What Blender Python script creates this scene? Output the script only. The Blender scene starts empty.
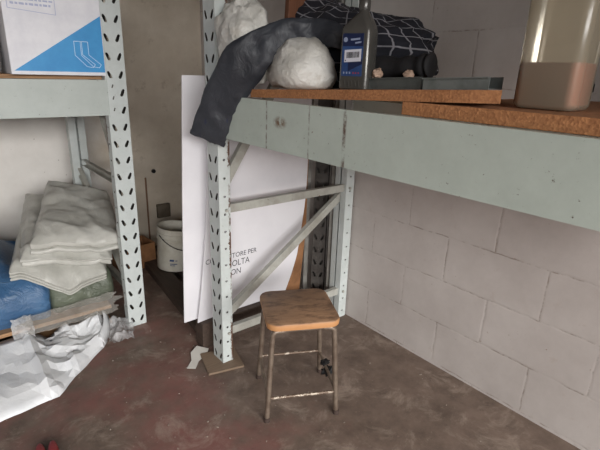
import bpy, bmesh, math, random
from mathutils import Vector, Matrix, noise, Euler
random.seed(7)
R = math.radians
S = bpy.context.scene
COL = S.collection

# ------------------------------------------------------------------ materials
def lin(c):
    def f(v):
        v /= 255.0
        return v / 12.92 if v <= 0.04045 else ((v + 0.055) / 1.055) ** 2.4
    return (f(c[0]), f(c[1]), f(c[2]), 1.0)

class NT:
    def __init__(s, name):
        s.m = bpy.data.materials.new(name); s.m.use_nodes = True
        s.t = s.m.node_tree; s.t.nodes.clear()
        s.out = s.n('ShaderNodeOutputMaterial')
        s.co = s.n('ShaderNodeTexCoord')
    def n(s, typ, **kw):
        nd = s.t.nodes.new(typ)
        for k, v in kw.items(): setattr(nd, k, v)
        return nd
    def l(s, a, b): s.t.links.new(a, b)
    def noise(s, scale, detail=4, rough=0.6, vec=None, stretch=None, dist=0.0):
        nd = s.n('ShaderNodeTexNoise'); nd.inputs['Scale'].default_value = scale
        nd.inputs['Detail'].default_value = detail; nd.inputs['Roughness'].default_value = rough
        nd.inputs['Distortion'].default_value = dist
        v = vec or s.co.outputs['Object']
        if stretch:
            mp = s.n('ShaderNodeMapping'); mp.inputs['Scale'].default_value = stretch
            s.l(v, mp.inputs['Vector']); v = mp.outputs['Vector']
        s.l(v, nd.inputs['Vector'])
        return nd.outputs['Fac']
    def ramp(s, fac, lo, hi, a=0.0, b=1.0):
        nd = s.n('ShaderNodeMapRange'); nd.inputs['From Min'].default_value = lo; nd.inputs['From Max'].default_value = hi
        nd.inputs['To Min'].default_value = a; nd.inputs['To Max'].default_value = b
        s.l(fac, nd.inputs['Value']); return nd.outputs['Result']
    def mix(s, fac, a, b):
        nd = s.n('ShaderNodeMix', data_type='RGBA')
        if isinstance(fac, (int, float)): nd.inputs[0].default_value = fac
        else: s.l(fac, nd.inputs[0])
        for v, i in ((a, 6), (b, 7)):
            if isinstance(v, tuple): nd.inputs[i].default_value = v
            else: s.l(v, nd.inputs[i])
        return nd.outputs[2]
    def math(s, op, a, b=0.0, c=0.0):
        nd = s.n('ShaderNodeMath', operation=op)
        for i, v in enumerate((a, b, c)):
            if isinstance(v, (int, float)): nd.inputs[i].default_value = v
            else: s.l(v, nd.inputs[i])
        return nd.outputs[0]
    def bump(s, h, strength=0.3, dist=0.01, prev=None):
        nd = s.n('ShaderNodeBump'); nd.inputs['Strength'].default_value = strength; nd.inputs['Distance'].default_value = dist
        s.l(h, nd.inputs['Height'])
        if prev: s.l(prev, nd.inputs['Normal'])
        return nd.outputs['Normal']
    def pbr(s, col, rough=0.6, metal=0.0, normal=None, spec=None):
        b = s.n('ShaderNodeBsdfPrincipled')
        for v, i in ((col, 'Base Color'), (rough, 'Roughness'), (metal, 'Metallic')):
            if isinstance(v, (tuple, float, int)): b.inputs[i].default_value = v
            else: s.l(v, b.inputs[i])
        if spec is not None: b.inputs['Specular IOR Level'].default_value = spec
        if normal: s.l(normal, b.inputs['Normal'])
        return b
    def done(s, shader):
        s.l(shader.outputs[0], s.out.inputs['Surface']); return s.m

def simple(name, c, rough=0.6, metal=0.0, c2=None, scale=12, lo=0.4, hi=0.65, bump=0.0, bscale=60, stretch=None, spec=None):
    t = NT(name); col = lin(c)
    if c2: col = t.mix(t.ramp(t.noise(scale, 5, 0.65, stretch=stretch), lo, hi), lin(c), lin(c2))
    nm = t.bump(t.noise(bscale, 4, 0.6, stretch=stretch), bump, 0.004) if bump else None
    return t.done(t.pbr(col, rough, metal, nm, spec))

def paint(name, c, c2, rust=0.66, seams=None, edge=False):
    """old enamel with dirt, small rust chips and vertical weld-seam stains"""
    t = NT(name)
    col = t.mix(t.ramp(t.noise(7, 6, 0.7), 0.35, 0.75), lin(c), lin(c2))
    if seams:
        sp = t.n('ShaderNodeSeparateXYZ'); t.l(t.co.outputs['Object'], sp.inputs[0])
        jit = t.ramp(t.noise(25, 3, 0.6), 0.2, 0.8, -0.002, 0.002)
        for pos, w, amt in seams:
            d = t.math('ABSOLUTE', t.math('SUBTRACT', t.math('ADD', sp.outputs['X'], jit), pos))
            f = t.math('MULTIPLY', t.ramp(d, w, w * 0.4), t.ramp(t.noise(30, 5, 0.75), 0.4, 0.62, 0.0, amt))
            col = t.mix(f, col, lin((88, 62, 48)))
    if seams:
        v0 = t.n('ShaderNodeVectorMath', operation='DISTANCE'); v0.inputs[1].default_value = (.52, 0, 1.318)
        mp0 = t.n('ShaderNodeMapping'); mp0.inputs['Scale'].default_value = (.55, 0, 1); mp0.inputs['Location'].default_value = (.52 * .45, 0, 0)
        t.l(t.co.outputs['Object'], mp0.inputs['Vector']); t.l(mp0.outputs['Vector'], v0.inputs[0])
        f = t.math('MULTIPLY', t.ramp(v0.outputs['Value'], .026, .008), t.ramp(t.noise(45, 5, .7), .38, .55))
        col = t.mix(f, col, lin((112, 84, 58)))
    if edge:                                             # chipped inner edge of the uprights
        sp = t.n('ShaderNodeSeparateXYZ'); t.l(t.co.outputs['Object'], sp.inputs[0])
        d = t.math('ABSOLUTE', t.math('SUBTRACT', sp.outputs['Y'], 0.061))
        f = t.math('MULTIPLY', t.ramp(t.math('ADD', d, t.ramp(t.noise(40, 4, .7), .3, .7, -.008, .008)), .013, .009), t.ramp(t.noise(5, 4, 0.7), 0.44, 0.50))
        col = t.mix(f, col, lin((84, 56, 40)))
    ch = t.noise(22, 7, 0.75)
    col = t.mix(t.ramp(ch, rust, rust + 0.035), col, lin((104, 66, 42)))
    col = t.mix(t.ramp(t.noise(70, 5, 0.7), 0.66, 0.71), col, lin((92, 84, 72)))
    return t.done(t.pbr(col, 0.45, 0.0, t.bump(t.noise(40, 4, 0.6), 0.08, 0.003)))

M = {}
M['rack_paint'] = paint('rack_paint', (196, 202, 200), (178, 184, 180), 0.69, None, True)
M['beam_paint'] = paint('beam_paint', (190, 200, 191), (176, 186, 177), 0.67, [(0.435, .006, 1.0), (0.685, .005, .8), (0.858, .010, 1.0)])
M['beam_pale'] = paint('beam_pale', (178, 185, 180), (166, 173, 168), 0.78)
M['post_inside_shade'] = simple('post_inside_shade', (58, 52, 46), 0.7, 0, (44, 38, 34), 12)  # shade painted inside the posts so the slots read dark
M['shaded_paint'] = simple('shaded_paint', (134, 132, 126), 0.6, 0, (104, 98, 90), 9)  # upright paint darkened to stand for the shadowed corner
M['dark_paint'] = simple('dark_paint', (74, 70, 66), 0.6, 0, (52, 46, 42), 9)
M['brace_paint'] = paint('brace_paint', (172, 172, 164), (132, 128, 118), 0.66)

def sheet_mat(name, c, c2, rough=0.4):
    t = NT(name)
    col = t.mix(t.ramp(t.noise(5, 5, 0.6), 0.4, 0.8), lin(c), lin(c2))
    return t.done(t.pbr(col, rough, 0, t.bump(t.noise(3, 2, 0.5), 0.05, 0.02)))
M['white_board'] = sheet_mat('white_board', (222, 220, 223), (212, 210, 214), 0.45)
M['ink'] = simple('ink', (58, 58, 64), 0.6)
M['cardboard'] = simple('cardboard', (150, 106, 70), 0.85, 0, (122, 84, 54), 8)
M['box_white'] = simple('box_white', (226, 226, 230), 0.55, 0, (214, 214, 220), 10)
M['box_blue'] = simple('box_blue', (58, 148, 206), 0.5, 0, (50, 138, 198), 10)
M['print_pale'] = simple('print_pale', (196, 220, 240), 0.6)
M['print_line'] = simple('print_line', (172, 178, 204), 0.6)

def wood(name, c, c2, axis='X', rough=0.7, scale=6, grain=14):
    t = NT(name)
    st = {'X': (1, grain, grain), 'Y': (grain, 1, grain), 'Z': (grain, grain, 1)}[axis]
    g = t.noise(scale, 5, 0.65, stretch=st, dist=0.4)
    col = t.mix(t.ramp(g, 0.3, 0.7), lin(c), lin(c2))
    return t.done(t.pbr(col, rough, 0, t.bump(g, 0.12, 0.003)))
M['pallet_wood'] = wood('pallet_wood', (176, 138, 100), (140, 104, 72))
M['dark_timber'] = wood('dark_timber', (78, 62, 52), (54, 43, 36), 'Y')
M['plywood'] = wood('plywood', (132, 112, 92), (112, 94, 78))
M['red_timber'] = wood('red_timber', (112, 70, 46), (86, 52, 34), 'Z')

def chipboard():
    t = NT('chipboard')
    v = t.n('ShaderNodeTexVoronoi'); v.inputs['Scale'].default_value = 170
    t.l(t.co.outputs['Object'], v.inputs['Vector'])
    hs = t.n('ShaderNodeSeparateColor'); t.l(v.outputs['Color'], hs.inputs[0])
    col = t.mix(hs.outputs[0], lin((184, 128, 84)), lin((148, 98, 62)))
    col = t.mix(t.ramp(t.noise(12, 5, 0.7), 0.45, 0.7, 0, 0.6), col, lin((160, 112, 74)))
    return t.done(t.pbr(col, 0.8, 0, t.bump(v.outputs['Distance'], 0.35, 0.002)))
M['chipboard'] = chipboard()

def seat_mat():
    t = NT('stool_wood')
    g = t.noise(5, 5, 0.65, stretch=(2, 12, 2), dist=0.5)
    col = t.mix(t.ramp(g, 0.3, 0.7), lin((164, 130, 100)), lin((140, 108, 82)))
    col = t.mix(t.ramp(t.noise(9, 6, 0.7, stretch=(1, 2.2, 1)), 0.47, 0.64, 0, 0.85), col, lin((94, 70, 54)))
    ge = t.n('ShaderNodeNewGeometry'); sp = t.n('ShaderNodeSeparateXYZ'); t.l(t.co.outputs['Object'], sp.inputs[0])
    edge = t.ramp(sp.outputs['Z'], -0.002, -0.008)         # worn bare rim below the top face
    col = t.mix(t.math('MULTIPLY', edge, 0.8), col, lin((188, 134, 84)))
    return t.done(t.pbr(col, 0.6, 0, t.bump(g, 0.1, 0.002)))
M['stool_wood'] = seat_mat()
def steel_tube():
    t = NT('worn_tube')
    col = t.mix(t.ramp(t.noise(14, 5, 0.65), 0.4, 0.7), lin((136, 122, 108)), lin((100, 84, 72)))
    return t.done(t.pbr(col, 0.45, 0.55, None))
M['worn_tube'] = steel_tube()
def chipped():
    t = NT('chipped_rung')
    f = t.ramp(t.noise(40, 6, 0.75), 0.52, 0.58)
    col = t.mix(f, lin((98, 80, 66)), lin((176, 164, 148)))
    return t.done(t.pbr(col, 0.45, 0.3, None))
M['chipped_rung'] = chipped()
M['rubber'] = simple('rubber', (60, 46, 40), 0.8)

def tarp():
    t = NT('tarp')
    col = t.mix(t.ramp(t.noise(6, 6, 0.65), 0.35, 0.7), lin((186, 185, 178)), lin((162, 161, 153)))
    col = t.mix(t.ramp(t.noise(2.6, 4, 0.6), 0.5, 0.75, 0, .6), col, lin((206, 204, 196)))
    nm = t.bump(t.noise(9, 4, 0.5, dist=1.2), 0.35, 0.02)
    nm = t.bump(t.noise(120, 2, 0.5), 0.06, 0.002, nm)
    return t.done(t.pbr(col, 0.42, 0, nm))
M['tarp'] = tarp()
def film_wrap(name, c, c2, hl):
    t = NT(name)
    w = t.noise(11, 6, 0.65, stretch=(1, 1, 1.6), dist=1.5)
    col = t.mix(t.ramp(t.noise(5, 4, 0.6), 0.35, 0.7), lin(c), lin(c2))
    col = t.mix(t.ramp(w, 0.6, 0.72, 0, 0.5), col, lin(hl))
    return t.done(t.pbr(col, 0.3, 0, t.bump(w, 0.6, 0.02)))
M['blue_film'] = film_wrap('blue_film', (68, 104, 140), (52, 84, 120), (140, 158, 176))
M['green_film'] = film_wrap('green_film', (102, 108, 92), (82, 88, 74), (142, 146, 130))
def white_poly():
    t = NT('white_poly')
    w = t.noise(14, 5, 0.6, dist=1.0)
    col = t.mix(t.ramp(t.noise(4, 5, 0.6), 0.4, 0.7), lin((226, 227, 228)), lin((204, 206, 208)))
    return t.done(t.pbr(col, 0.38, 0, t.bump(w, 0.3, 0.015)))
M['white_poly'] = white_poly()
def clear_film(name, tint, alpha, rough=0.2, body=0.35):
    t = NT(name)
    w = t.noise(30, 5, 0.65, dist=1.0)
    nm = t.bump(w, 0.7, 0.015)
    g = t.pbr(lin(tint), rough, 0, nm)
    tr = t.n('ShaderNodeBsdfTransparent'); tr.inputs[0].default_value = (0.96, 0.96, 0.96, 1)
    mx = t.n('ShaderNodeMixShader')
    t.l(t.ramp(w, 0.35, 0.7, 1 - alpha, 1 - alpha * body), mx.inputs[0])
    mx.inputs[0].default_value = alpha
    mm = t.n('ShaderNodeMath', operation='SUBTRACT'); mm.inputs[0].default_value = 1.0
    t.l(g.outputs[0], mx.inputs[1]); t.l(tr.outputs[0], mx.inputs[2])
    return t.done(mx)
M['clear_film'] = clear_film('clear_film', (214, 214, 214), 0.6, 0.18, 0.5)
M['thin_film'] = clear_film('thin_film', (176, 172, 164), 0.38, 0.18, 0.9)
M['pack_film'] = clear_film('pack_film', (190, 188, 182), 0.75, 0.2, 0.6)
M['pack_fill'] = simple('pack_fill', (150, 142, 130), 0.7, 0, (110, 102, 92), 10)

def bag_mat(name, c, c2, stain):
    t = NT(name)
    w = t.noise(16, 6, 0.62, dist=2.2)
    col = t.mix(t.ramp(t.noise(6, 5, 0.6), 0.35, 0.7), lin(c), lin(c2))
    col = t.mix(t.ramp(t.noise(4, 6, 0.7), 0.55, 0.7, 0, 0.6), col, lin(stain))
    return t.done(t.pbr(col, 0.4, 0, t.bump(w, 0.45, 0.025)))
M['sack'] = bag_mat('sack', (216, 214, 208), (192, 188, 178), (146, 128, 106))
M['pale_bag'] = bag_mat('pale_bag', (216, 214, 208), (190, 188, 180), (160, 154, 140))
def sleeve_mat():
    t = NT('sleeve_cloth')
    w = t.noise(14, 5, 0.6, dist=1.5)
    col = t.mix(t.ramp(t.noise(6, 5, 0.6), 0.4, 0.65), lin((52, 55, 61)), lin((36, 39, 45)))
    return t.done(t.pbr(col, 0.5, 0, t.bump(w, 0.45, 0.012)))
M['sleeve'] = sleeve_mat()
M['sleeve_lining'] = simple('sleeve_lining', (40, 46, 66), 0.7)
def plaid():
    t = NT('plaid')
    at = t.n('ShaderNodeAttribute'); at.attribute_name = 'weave'
    sp = t.n('ShaderNodeSeparateXYZ'); t.l(at.outputs['Vector'], sp.inputs[0])
    def lines(expr, per, w):
        f = t.math('FRACT', t.math('DIVIDE', expr, per))
        d = t.math('ABSOLUTE', t.math('SUBTRACT', f, 0.5))
        return t.ramp(d, 0.5 - w, 0.5 - w * 0.6)
    a = lines(sp.outputs['X'], 1.0, 0.055)
    b = lines(sp.outputs['Y'], 1.0, 0.055)
    k = t.math('MAXIMUM', a, b)
    col = t.mix(t.math('MULTIPLY', k, 0.75), lin((26, 27, 36)), lin((150, 148, 154)))
    return t.done(t.pbr(col, 0.9, 0, t.bump(t.noise(12, 4, 0.6), 0.4, 0.015)))
M['plaid'] = plaid()
M['black_cloth'] = simple('black_cloth', (26, 25, 27), 0.75, 0, (38, 36, 38), 14, bump=0.5, bscale=18)
M['rag'] = simple('rag', (196, 168, 148), 0.8, 0, (160, 132, 112), 30)
M['bottle_grey'] = simple('bottle_grey', (86, 84, 80), 0.25, 0.3, (76, 74, 70), 8)
M['label_blue'] = simple('label_blue', (38, 62, 106), 0.4, 0, (50, 76, 120), 14)
M['label_navy'] = simple('label_navy', (24, 34, 66), 0.4)
M['label_white'] = simple('label_white', (196, 196, 204), 0.5)
M['label_pale'] = simple('label_pale', (132, 142, 166), 0.5)
M['label_red'] = simple('label_red', (150, 52, 66), 0.5)
M['black'] = simple('black', (20, 19, 20), 0.6)
M['grey_steel'] = simple('grey_steel', (96, 100, 98), 0.4, 0.4, (80, 84, 82), 16)
M['pale_steel'] = simple('pale_steel', (134, 140, 138), 0.4, 0.4, (112, 118, 116), 16)

def jug_mat():
    t = NT('jug_plastic')
    d = t.n('ShaderNodeBsdfDiffuse'); d.inputs[0].default_value = lin((236, 226, 200))
    tl = t.n('ShaderNodeBsdfTranslucent'); tl.inputs[0].default_value = lin((240, 230, 204))
    m1 = t.n('ShaderNodeMixShader'); m1.inputs[0].default_value = 0.4
    t.l(d.outputs[0], m1.inputs[1]); t.l(tl.outputs[0], m1.inputs[2])
    tr = t.n('ShaderNodeBsdfTransparent'); tr.inputs[0].default_value = (0.92, 0.88, 0.8, 1)
    m2 = t.n('ShaderNodeMixShader'); m2.inputs[0].default_value = 0.68
    t.l(m1.outputs[0], m2.inputs[1]); t.l(tr.outputs[0], m2.inputs[2])
    g = t.n('ShaderNodeBsdfGlossy'); g.inputs['Roughness'].default_value = 0.22
    fr = t.n('ShaderNodeFresnel'); fr.inputs[0].default_value = 1.45
    m3 = t.n('ShaderNodeMixShader'); t.l(fr.outputs[0], m3.inputs[0])
    t.l(m2.outputs[0], m3.inputs[1]); t.l(g.outputs[0], m3.inputs[2])
    return t.done(m3)
M['jug'] = jug_mat()
def liquid_mat():
    t = NT('oily_liquid')
    b = t.pbr(lin((158, 92, 78)), 0.2, 0)
    return t.done(b)
M['liquid'] = liquid_mat()
M['bucket'] = simple('bucket', (206, 202, 190), 0.4, 0, (186, 180, 164), 9)
M['bucket_in'] = simple('bucket_in', (150, 138, 120), 0.6)
M['wire'] = simple('wire', (92, 88, 84), 0.4, 0.7)
M['pipe_brown'] = simple('pipe_brown', (130, 100, 78), 0.6)
M['junction'] = simple('junction', (104, 94, 80), 0.7, 0, (84, 74, 62), 20)
M['paper'] = simple('paper', (206, 202, 194), 0.8)
M['red_shoe'] = simple('red_shoe', (150, 48, 50), 0.5)
M['crumb'] = simple('crumb', (140, 128, 116), 0.9)

def floor_mat():
    t = NT('floor_concrete')
    sp_ = t.n('ShaderNodeSeparateXYZ'); t.l(t.co.outputs['Object'], sp_.inputs[0])
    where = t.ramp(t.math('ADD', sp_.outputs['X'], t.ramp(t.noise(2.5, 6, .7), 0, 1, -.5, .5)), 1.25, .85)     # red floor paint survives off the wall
    n1 = t.noise(2.2, 7, 0.65); n2 = t.noise(7, 8, 0.7); n3 = t.noise(45, 6, 0.7)
    col = t.mix(t.ramp(n2, 0.35, 0.68), lin((118, 101, 90)), lin((90, 76, 66)))
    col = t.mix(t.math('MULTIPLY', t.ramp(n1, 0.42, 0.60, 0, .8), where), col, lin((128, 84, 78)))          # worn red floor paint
    n4 = t.noise(5, 7, 0.75, dist=0.6)
    col = t.mix(t.ramp(n4, 0.52, 0.70, 0, 0.65), col, lin((166, 150, 136)))       # dusty smears
    col = t.mix(t.ramp(n3, 0.62, 0.74, 0, 0.5), col, lin((172, 158, 142)))        # grit
    col = t.mix(t.ramp(t.noise(30, 6, 0.75), 0.63, 0.72, 0, .7), col, lin((78, 64, 56)))
    v = t.n('ShaderNodeTexVoronoi'); v.inputs['Scale'].default_value = 26; t.l(t.co.outputs['Object'], v.inputs['Vector'])
    hs = t.n('ShaderNodeSeparateColor'); t.l(v.outputs['Color'], hs.inputs[0])
    sp = t.math('MULTIPLY', t.ramp(v.outputs['Distance'], 0.10, 0.06), t.math('GREATER_THAN', hs.outputs[0], 0.93))
    col = t.mix(t.math('MULTIPLY', sp, 0.4), col, lin((190, 182, 170)))
    return t.done(t.pbr(col, t.ramp(n2, 0.3, 0.7, 0.5, 0.75), 0, t.bump(n3, 0.15, 0.004)))
M['floor'] = floor_mat()

def block_mat():
    t = NT('painted_blocks')
    sp = t.n('ShaderNodeSeparateXYZ'); t.l(t.co.outputs['Object'], sp.inputs[0])
    wob = t.ramp(t.noise(9, 3, 0.6), 0.2, 0.8, -0.006, 0.006)
    z = t.math('ADD', t.math('ADD', sp.outputs['Z'], wob), -0.015)
    row = t.math('FLOOR', t.math('DIVIDE', z, 0.24))
    par = t.math('MODULO', t.math('ADD', row, 10.0), 2.0)
    y = t.math('ADD', t.math('ADD', sp.outputs['Y'], wob), t.math('MULTIPLY', par, 0.245))
    def dist(e, per):
        f = t.math('FRACT', t.math('DIVIDE', e, per))
        return t.math('MULTIPLY', t.math('MINIMUM', f, t.math('SUBTRACT', 1.0, f)), per)
    dz = dist(z, 0.24); dy = dist(t.math('ADD', y, 10.083), 0.49)
    joint = t.math('MULTIPLY', t.math('MAXIMUM', t.ramp(dz, 0.009, 0.001), t.ramp(dy, 0.009, 0.001)), t.ramp(t.noise(4, 4, .6), .35, .65, .15, 1))
    base = t.mix(t.ramp(t.noise(3, 6, 0.65), 0.35, 0.7), lin((194, 187, 182)), lin((176, 168, 163)))
    base = t.mix(t.ramp(t.noise(16, 6, 0.7), 0.62, 0.76, 0, 0.5), base, lin((168, 152, 140)))
    dirt = t.ramp(t.noise(13, 5, 0.75), 0.46, 0.60)
    thin = t.math('MAXIMUM', t.ramp(dz, 0.0045, 0.001), t.ramp(dy, 0.0045, 0.001))
    col = t.mix(t.math('MULTIPLY', thin, t.math('MULTIPLY', dirt, 0.62)), base, lin((112, 96, 82)))
    col = t.mix(t.ramp(t.noise(38, 3, 0.6), 0.735, 0.76, 0, .8), col, lin((128, 96, 68)))
    h = t.math('SUBTRACT', t.math('MULTIPLY', t.noise(60, 5, 0.7), 0.15), joint)
    return t.done(t.pbr(col, 0.7, 0, t.bump(h, 0.22, 0.005)))
M['blocks'] = block_mat()
def plaster(name, c, c2, c3):
    t = NT(name)
    col = t.mix(t.ramp(t.noise(1.6, 7, 0.65), 0.35, 0.7), lin(c), lin(c2))
    col = t.mix(t.ramp(t.noise(6, 7, 0.7), 0.6, 0.75, 0, 0.6), col, lin(c3))
    col = t.mix(t.ramp(t.noise(34, 3, 0.6), 0.735, 0.76, 0, .7), col, lin((100, 80, 64)))
    return t.done(t.pbr(col, 0.8, 0, t.bump(t.noise(30, 5, 0.6), 0.2, 0.005)))
def back_wall_mat():
    t = NT('grimy_plaster')
    sp = t.n('ShaderNodeSeparateXYZ'); t.l(t.co.outputs['Object'], sp.inputs[0])
    white = t.mix(t.ramp(t.noise(3, 6, 0.65), 0.35, 0.7), lin((232, 228, 222)), lin((216, 211, 204)))
    grime = t.mix(t.ramp(t.noise(2.5, 7, 0.7), 0.35, 0.7), lin((214, 203, 187)), lin((192, 179, 161)))
    grime = t.mix(t.ramp(t.noise(7, 7, 0.75), 0.58, 0.72, 0, .6), grime, lin((140, 118, 98)))
    f = t.ramp(t.math('ADD', sp.outputs['X'], t.ramp(t.noise(3, 5, 0.6), 0, 1, -0.25, 0.25)), 0.95, 1.2)
    col = t.mix(f, white, grime)
    col = t.mix(t.ramp(t.noise(26, 3, 0.6), 0.72, 0.75, 0, .7), col, lin((100, 80, 64)))
    return t.done(t.pbr(col, 0.8, 0, t.bump(t.noise(30, 5, 0.6), 0.2, 0.005)))
M['back_wall'] = back_wall_mat()
M['ceiling'] = plaster('ceiling_plaster', (112, 106, 100), (98, 92, 86), (84, 78, 72))
M['far_wall'] = plaster('far_wall_plaster', (128, 118, 108), (114, 104, 95), (100, 90, 82))

# ------------------------------------------------------------------ geometry helpers
def new_bm(): return bmesh.new()
def add_box(bm, c, s, rot=None, bevel=0.0):
    ret = bmesh.ops.create_cube(bm, size=1.0)
    vs = ret['verts']
    mt = Matrix.Translation(Vector(c)) @ (rot.to_4x4() if rot else Matrix.Identity(4)) @ Matrix.Diagonal(Vector((*s, 1)))
    bmesh.ops.transform(bm, matrix=mt, verts=vs)
    if bevel:
        es = list({e for v in vs for e in v.link_edges})
        bmesh.ops.bevel(bm, geom=es, offset=bevel, segments=2, affect='EDGES', profile=0.5)
    return vs
def add_loft(bm, rings, caps=(True, True), closed=False):
    rv = [[bm.verts.new(p) for p in r] for r in rings]
    n = len(rings[0])
    m = len(rv)
    for i in range(m if closed else m - 1):
        a, b = rv[i], rv[(i + 1) % m]
        for j in range(n):
            bm.faces.new((a[j], a[(j + 1) % n], b[(j + 1) % n], b[j]))
    if not closed:
        if caps[0]: bm.faces.new(list(reversed(rv[0])))
        if caps[1]: bm.faces.new(rv[-1])
    return rv
def add_tube(bm, pts, r, n=10, caps=(True, True), flat=1.0, side=None):
    """tube through points; r float or list; flat squashes along the second axis"""
    pts = [Vector(p) for p in pts]
    rs = r if isinstance(r, (list, tuple)) else [r] * len(pts)
    rings = []; up = Vector((0, 0, 1)) if side is None else Vector(side)
    prev = None
    for i, p in enumerate(pts):
        d = (pts[min(i + 1, len(pts) - 1)] - pts[max(i - 1, 0)]).normalized()
        if prev is None:
            a = d.cross(up)
            if a.length < 1e-3: a = d.cross(Vector((1, 0, 0)))
            a.normalize()
        else:
            a = (prev - d * prev.dot(d)).normalized()
        prev = a; b = d.cross(a)
        rings.append([p + a * (rs[i] * math.cos(2 * math.pi * k / n)) + b * (rs[i] * flat * math.sin(2 * math.pi * k / n)) for k in range(n)])
    add_loft(bm, rings, caps)
def smooth_path(pts, k=6):
    pts = [Vector(p) for p in pts]; out = []
    for i in range(len(pts) - 1):
        p0 = pts[max(i - 1, 0)]; p1 = pts[i]; p2 = pts[i + 1]; p3 = pts[min(i + 2, len(pts) - 1)]
        for j in range(k):
            t = j / k
            out.append(0.5 * ((2 * p1) + (-p0 + p2) * t + (2 * p0 - 5 * p1 + 4 * p2 - p3) * t * t + (-p0 + 3 * p1 - 3 * p2 + p3) * t ** 3))
    out.append(pts[-1]); return out
def obj(name, bm, mat, parent=None, smooth=None, kind=None, loc=None, rot=None, face_out=None):
    bmesh.ops.recalc_face_normals(bm, faces=bm.faces)
    if face_out is not None:                   # open channel: make its front plate look along face_out
        bm.faces.ensure_lookup_table()
        if sum(f.normal.dot(Vector(face_out)) * f.calc_area() for f in list(bm.faces)[:200]) < 0: bmesh.ops.reverse_faces(bm, faces=bm.faces)
    me = bpy.data.meshes.new(name); bm.to_mesh(me); bm.free()
    if smooth is not None:
        me.polygons.foreach_set('use_smooth', [True] * len(me.polygons))
        me.set_sharp_from_angle(angle=R(smooth))
    o = bpy.data.objects.new(name, me); COL.objects.link(o)
    me.materials.append(M[mat])
    if parent is not None: o.parent = parent
    if kind: o['kind'] = kind
    if loc: o.location = loc
    if rot: o.rotation_euler = rot
    return o
def thing(name, label, cat, loc=(0, 0, 0), rotz=0, group=None):
    o = bpy.data.objects.new(name, None); COL.objects.link(o); o.empty_display_size = 0.05
    o.location = loc; o.rotation_euler = (0, 0, rotz)
    return tag(o, label, cat, group)
def tag(o, label, cat, group=None):
    o['label'] = label; o['category'] = cat
    if group: o['group'] = group
    return o
def solidify(o, t, offset=-1, inner=None):
    m = o.modifiers.new('thickness', 'SOLIDIFY'); m.thickness = t; m.offset = offset
    if inner: o.data.materials.append(M[inner]); m.material_offset = 1; m.material_offset_rim = 1
    return m
def nz(p, s=1.0, off=0.0):
    return noise.noise(Vector(p) * s + Vector((off, off * 1.7, off * 0.3)))
def fbm(p, s=1.0, off=0.0, o=4):
    return noise.fractal(Vector(p) * s + Vector((off, off * 1.7, off * 0.3)), 0.9, 2.1, o)
def ridge(p, s, off=0.0):
    return 1.0 - abs(nz(p, s, off)) * 2.0

# ------------------------------------------------------------------ soft lumps
def lump(bm, c, r, e=(1, 1), rot=None, amp=.1, freq=5, seed=0, seg=(56, 36), crease=0.0, floor_z=None, tweak=None):
    """superellipsoid with noise folds"""
    def sp(v, p): return math.copysign(abs(v) ** p, v)
    nu, nv = seg; rings = []
    c = Vector(c)
    for i in range(1, nv):
        b = -math.pi / 2 + math.pi * i / nv; ring = []
        for j in range(nu):
            a = 2 * math.pi * j / nu
            p = Vector((sp(math.cos(b), e[1]) * sp(math.cos(a), e[0]), sp(math.cos(b), e[1]) * sp(math.sin(a), e[0]), sp(math.sin(b), e[1])))
            k = 1 + amp * fbm(p, freq * .35, seed) + crease * (ridge(p, freq * .6, seed + 5) - .6) + crease * .5 * (ridge(p, freq * 1.5, seed + 9) - .6)
            q = Vector((p.x * r[0] * k, p.y * r[1] * k, p.z * r[2] * k))
            if tweak: q = tweak(p, q)
            if rot: q = rot @ q
            q = q + c
            if floor_z is not None: q.z = max(q.z, floor_z + .0005)
            ring.append(q)
        rings.append(ring)
    add_loft(bm, rings)

def tri(t): return abs((t % 1.0) - .5) * 2
def facets(p, n, f, seed):
    r_ = random.Random(seed); h = 0
    for k in range(n):
        a = r_.uniform(0, math.pi); h += tri((p.x * math.cos(a) + p.y * math.sin(a)) * f * r_.uniform(.6, 1.4) + r_.random() + .07 * nz(p, 3, k)) * r_.uniform(.4, 1)
    return h / n

# ------------------------------------------------------------------ setting
def struct(name, boxes, mat):
    bm = new_bm()
    for c, s in boxes: add_box(bm, c, s)
    return obj(name, bm, mat, kind='structure')
WX, WY = 1.957, 3.72
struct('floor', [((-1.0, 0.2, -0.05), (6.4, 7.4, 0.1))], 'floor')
struct('wall_right', [((WX + 0.1, 0.2, 1.75), (0.2, 7.4, 3.5))], 'blocks')
struct('wall_back', [((-1.02, WY + 0.1, 1.75), (WX + 1.02 + 3.98 - 1.02 + 1.02, 0.2, 3.5))], 'back_wall')
struct('wall_left', [((-4.1, 0.2, 1.75), (0.2, 7.4, 3.5))], 'far_wall')
struct('ceiling', [((-1.0, 0.2, 3.55), (6.4, 7.4, 0.1))], 'ceiling')
struct('wall_front', [((-3.9, -3.2, 1.75), (0.4, 0.2, 3.5)), ((1.93, -3.2, 1.75), (0.06, 0.2, 3.5)), ((-0.9, -3.2, 3.1), (5.6, 0.2, 0.8))], 'far_wall')

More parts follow.
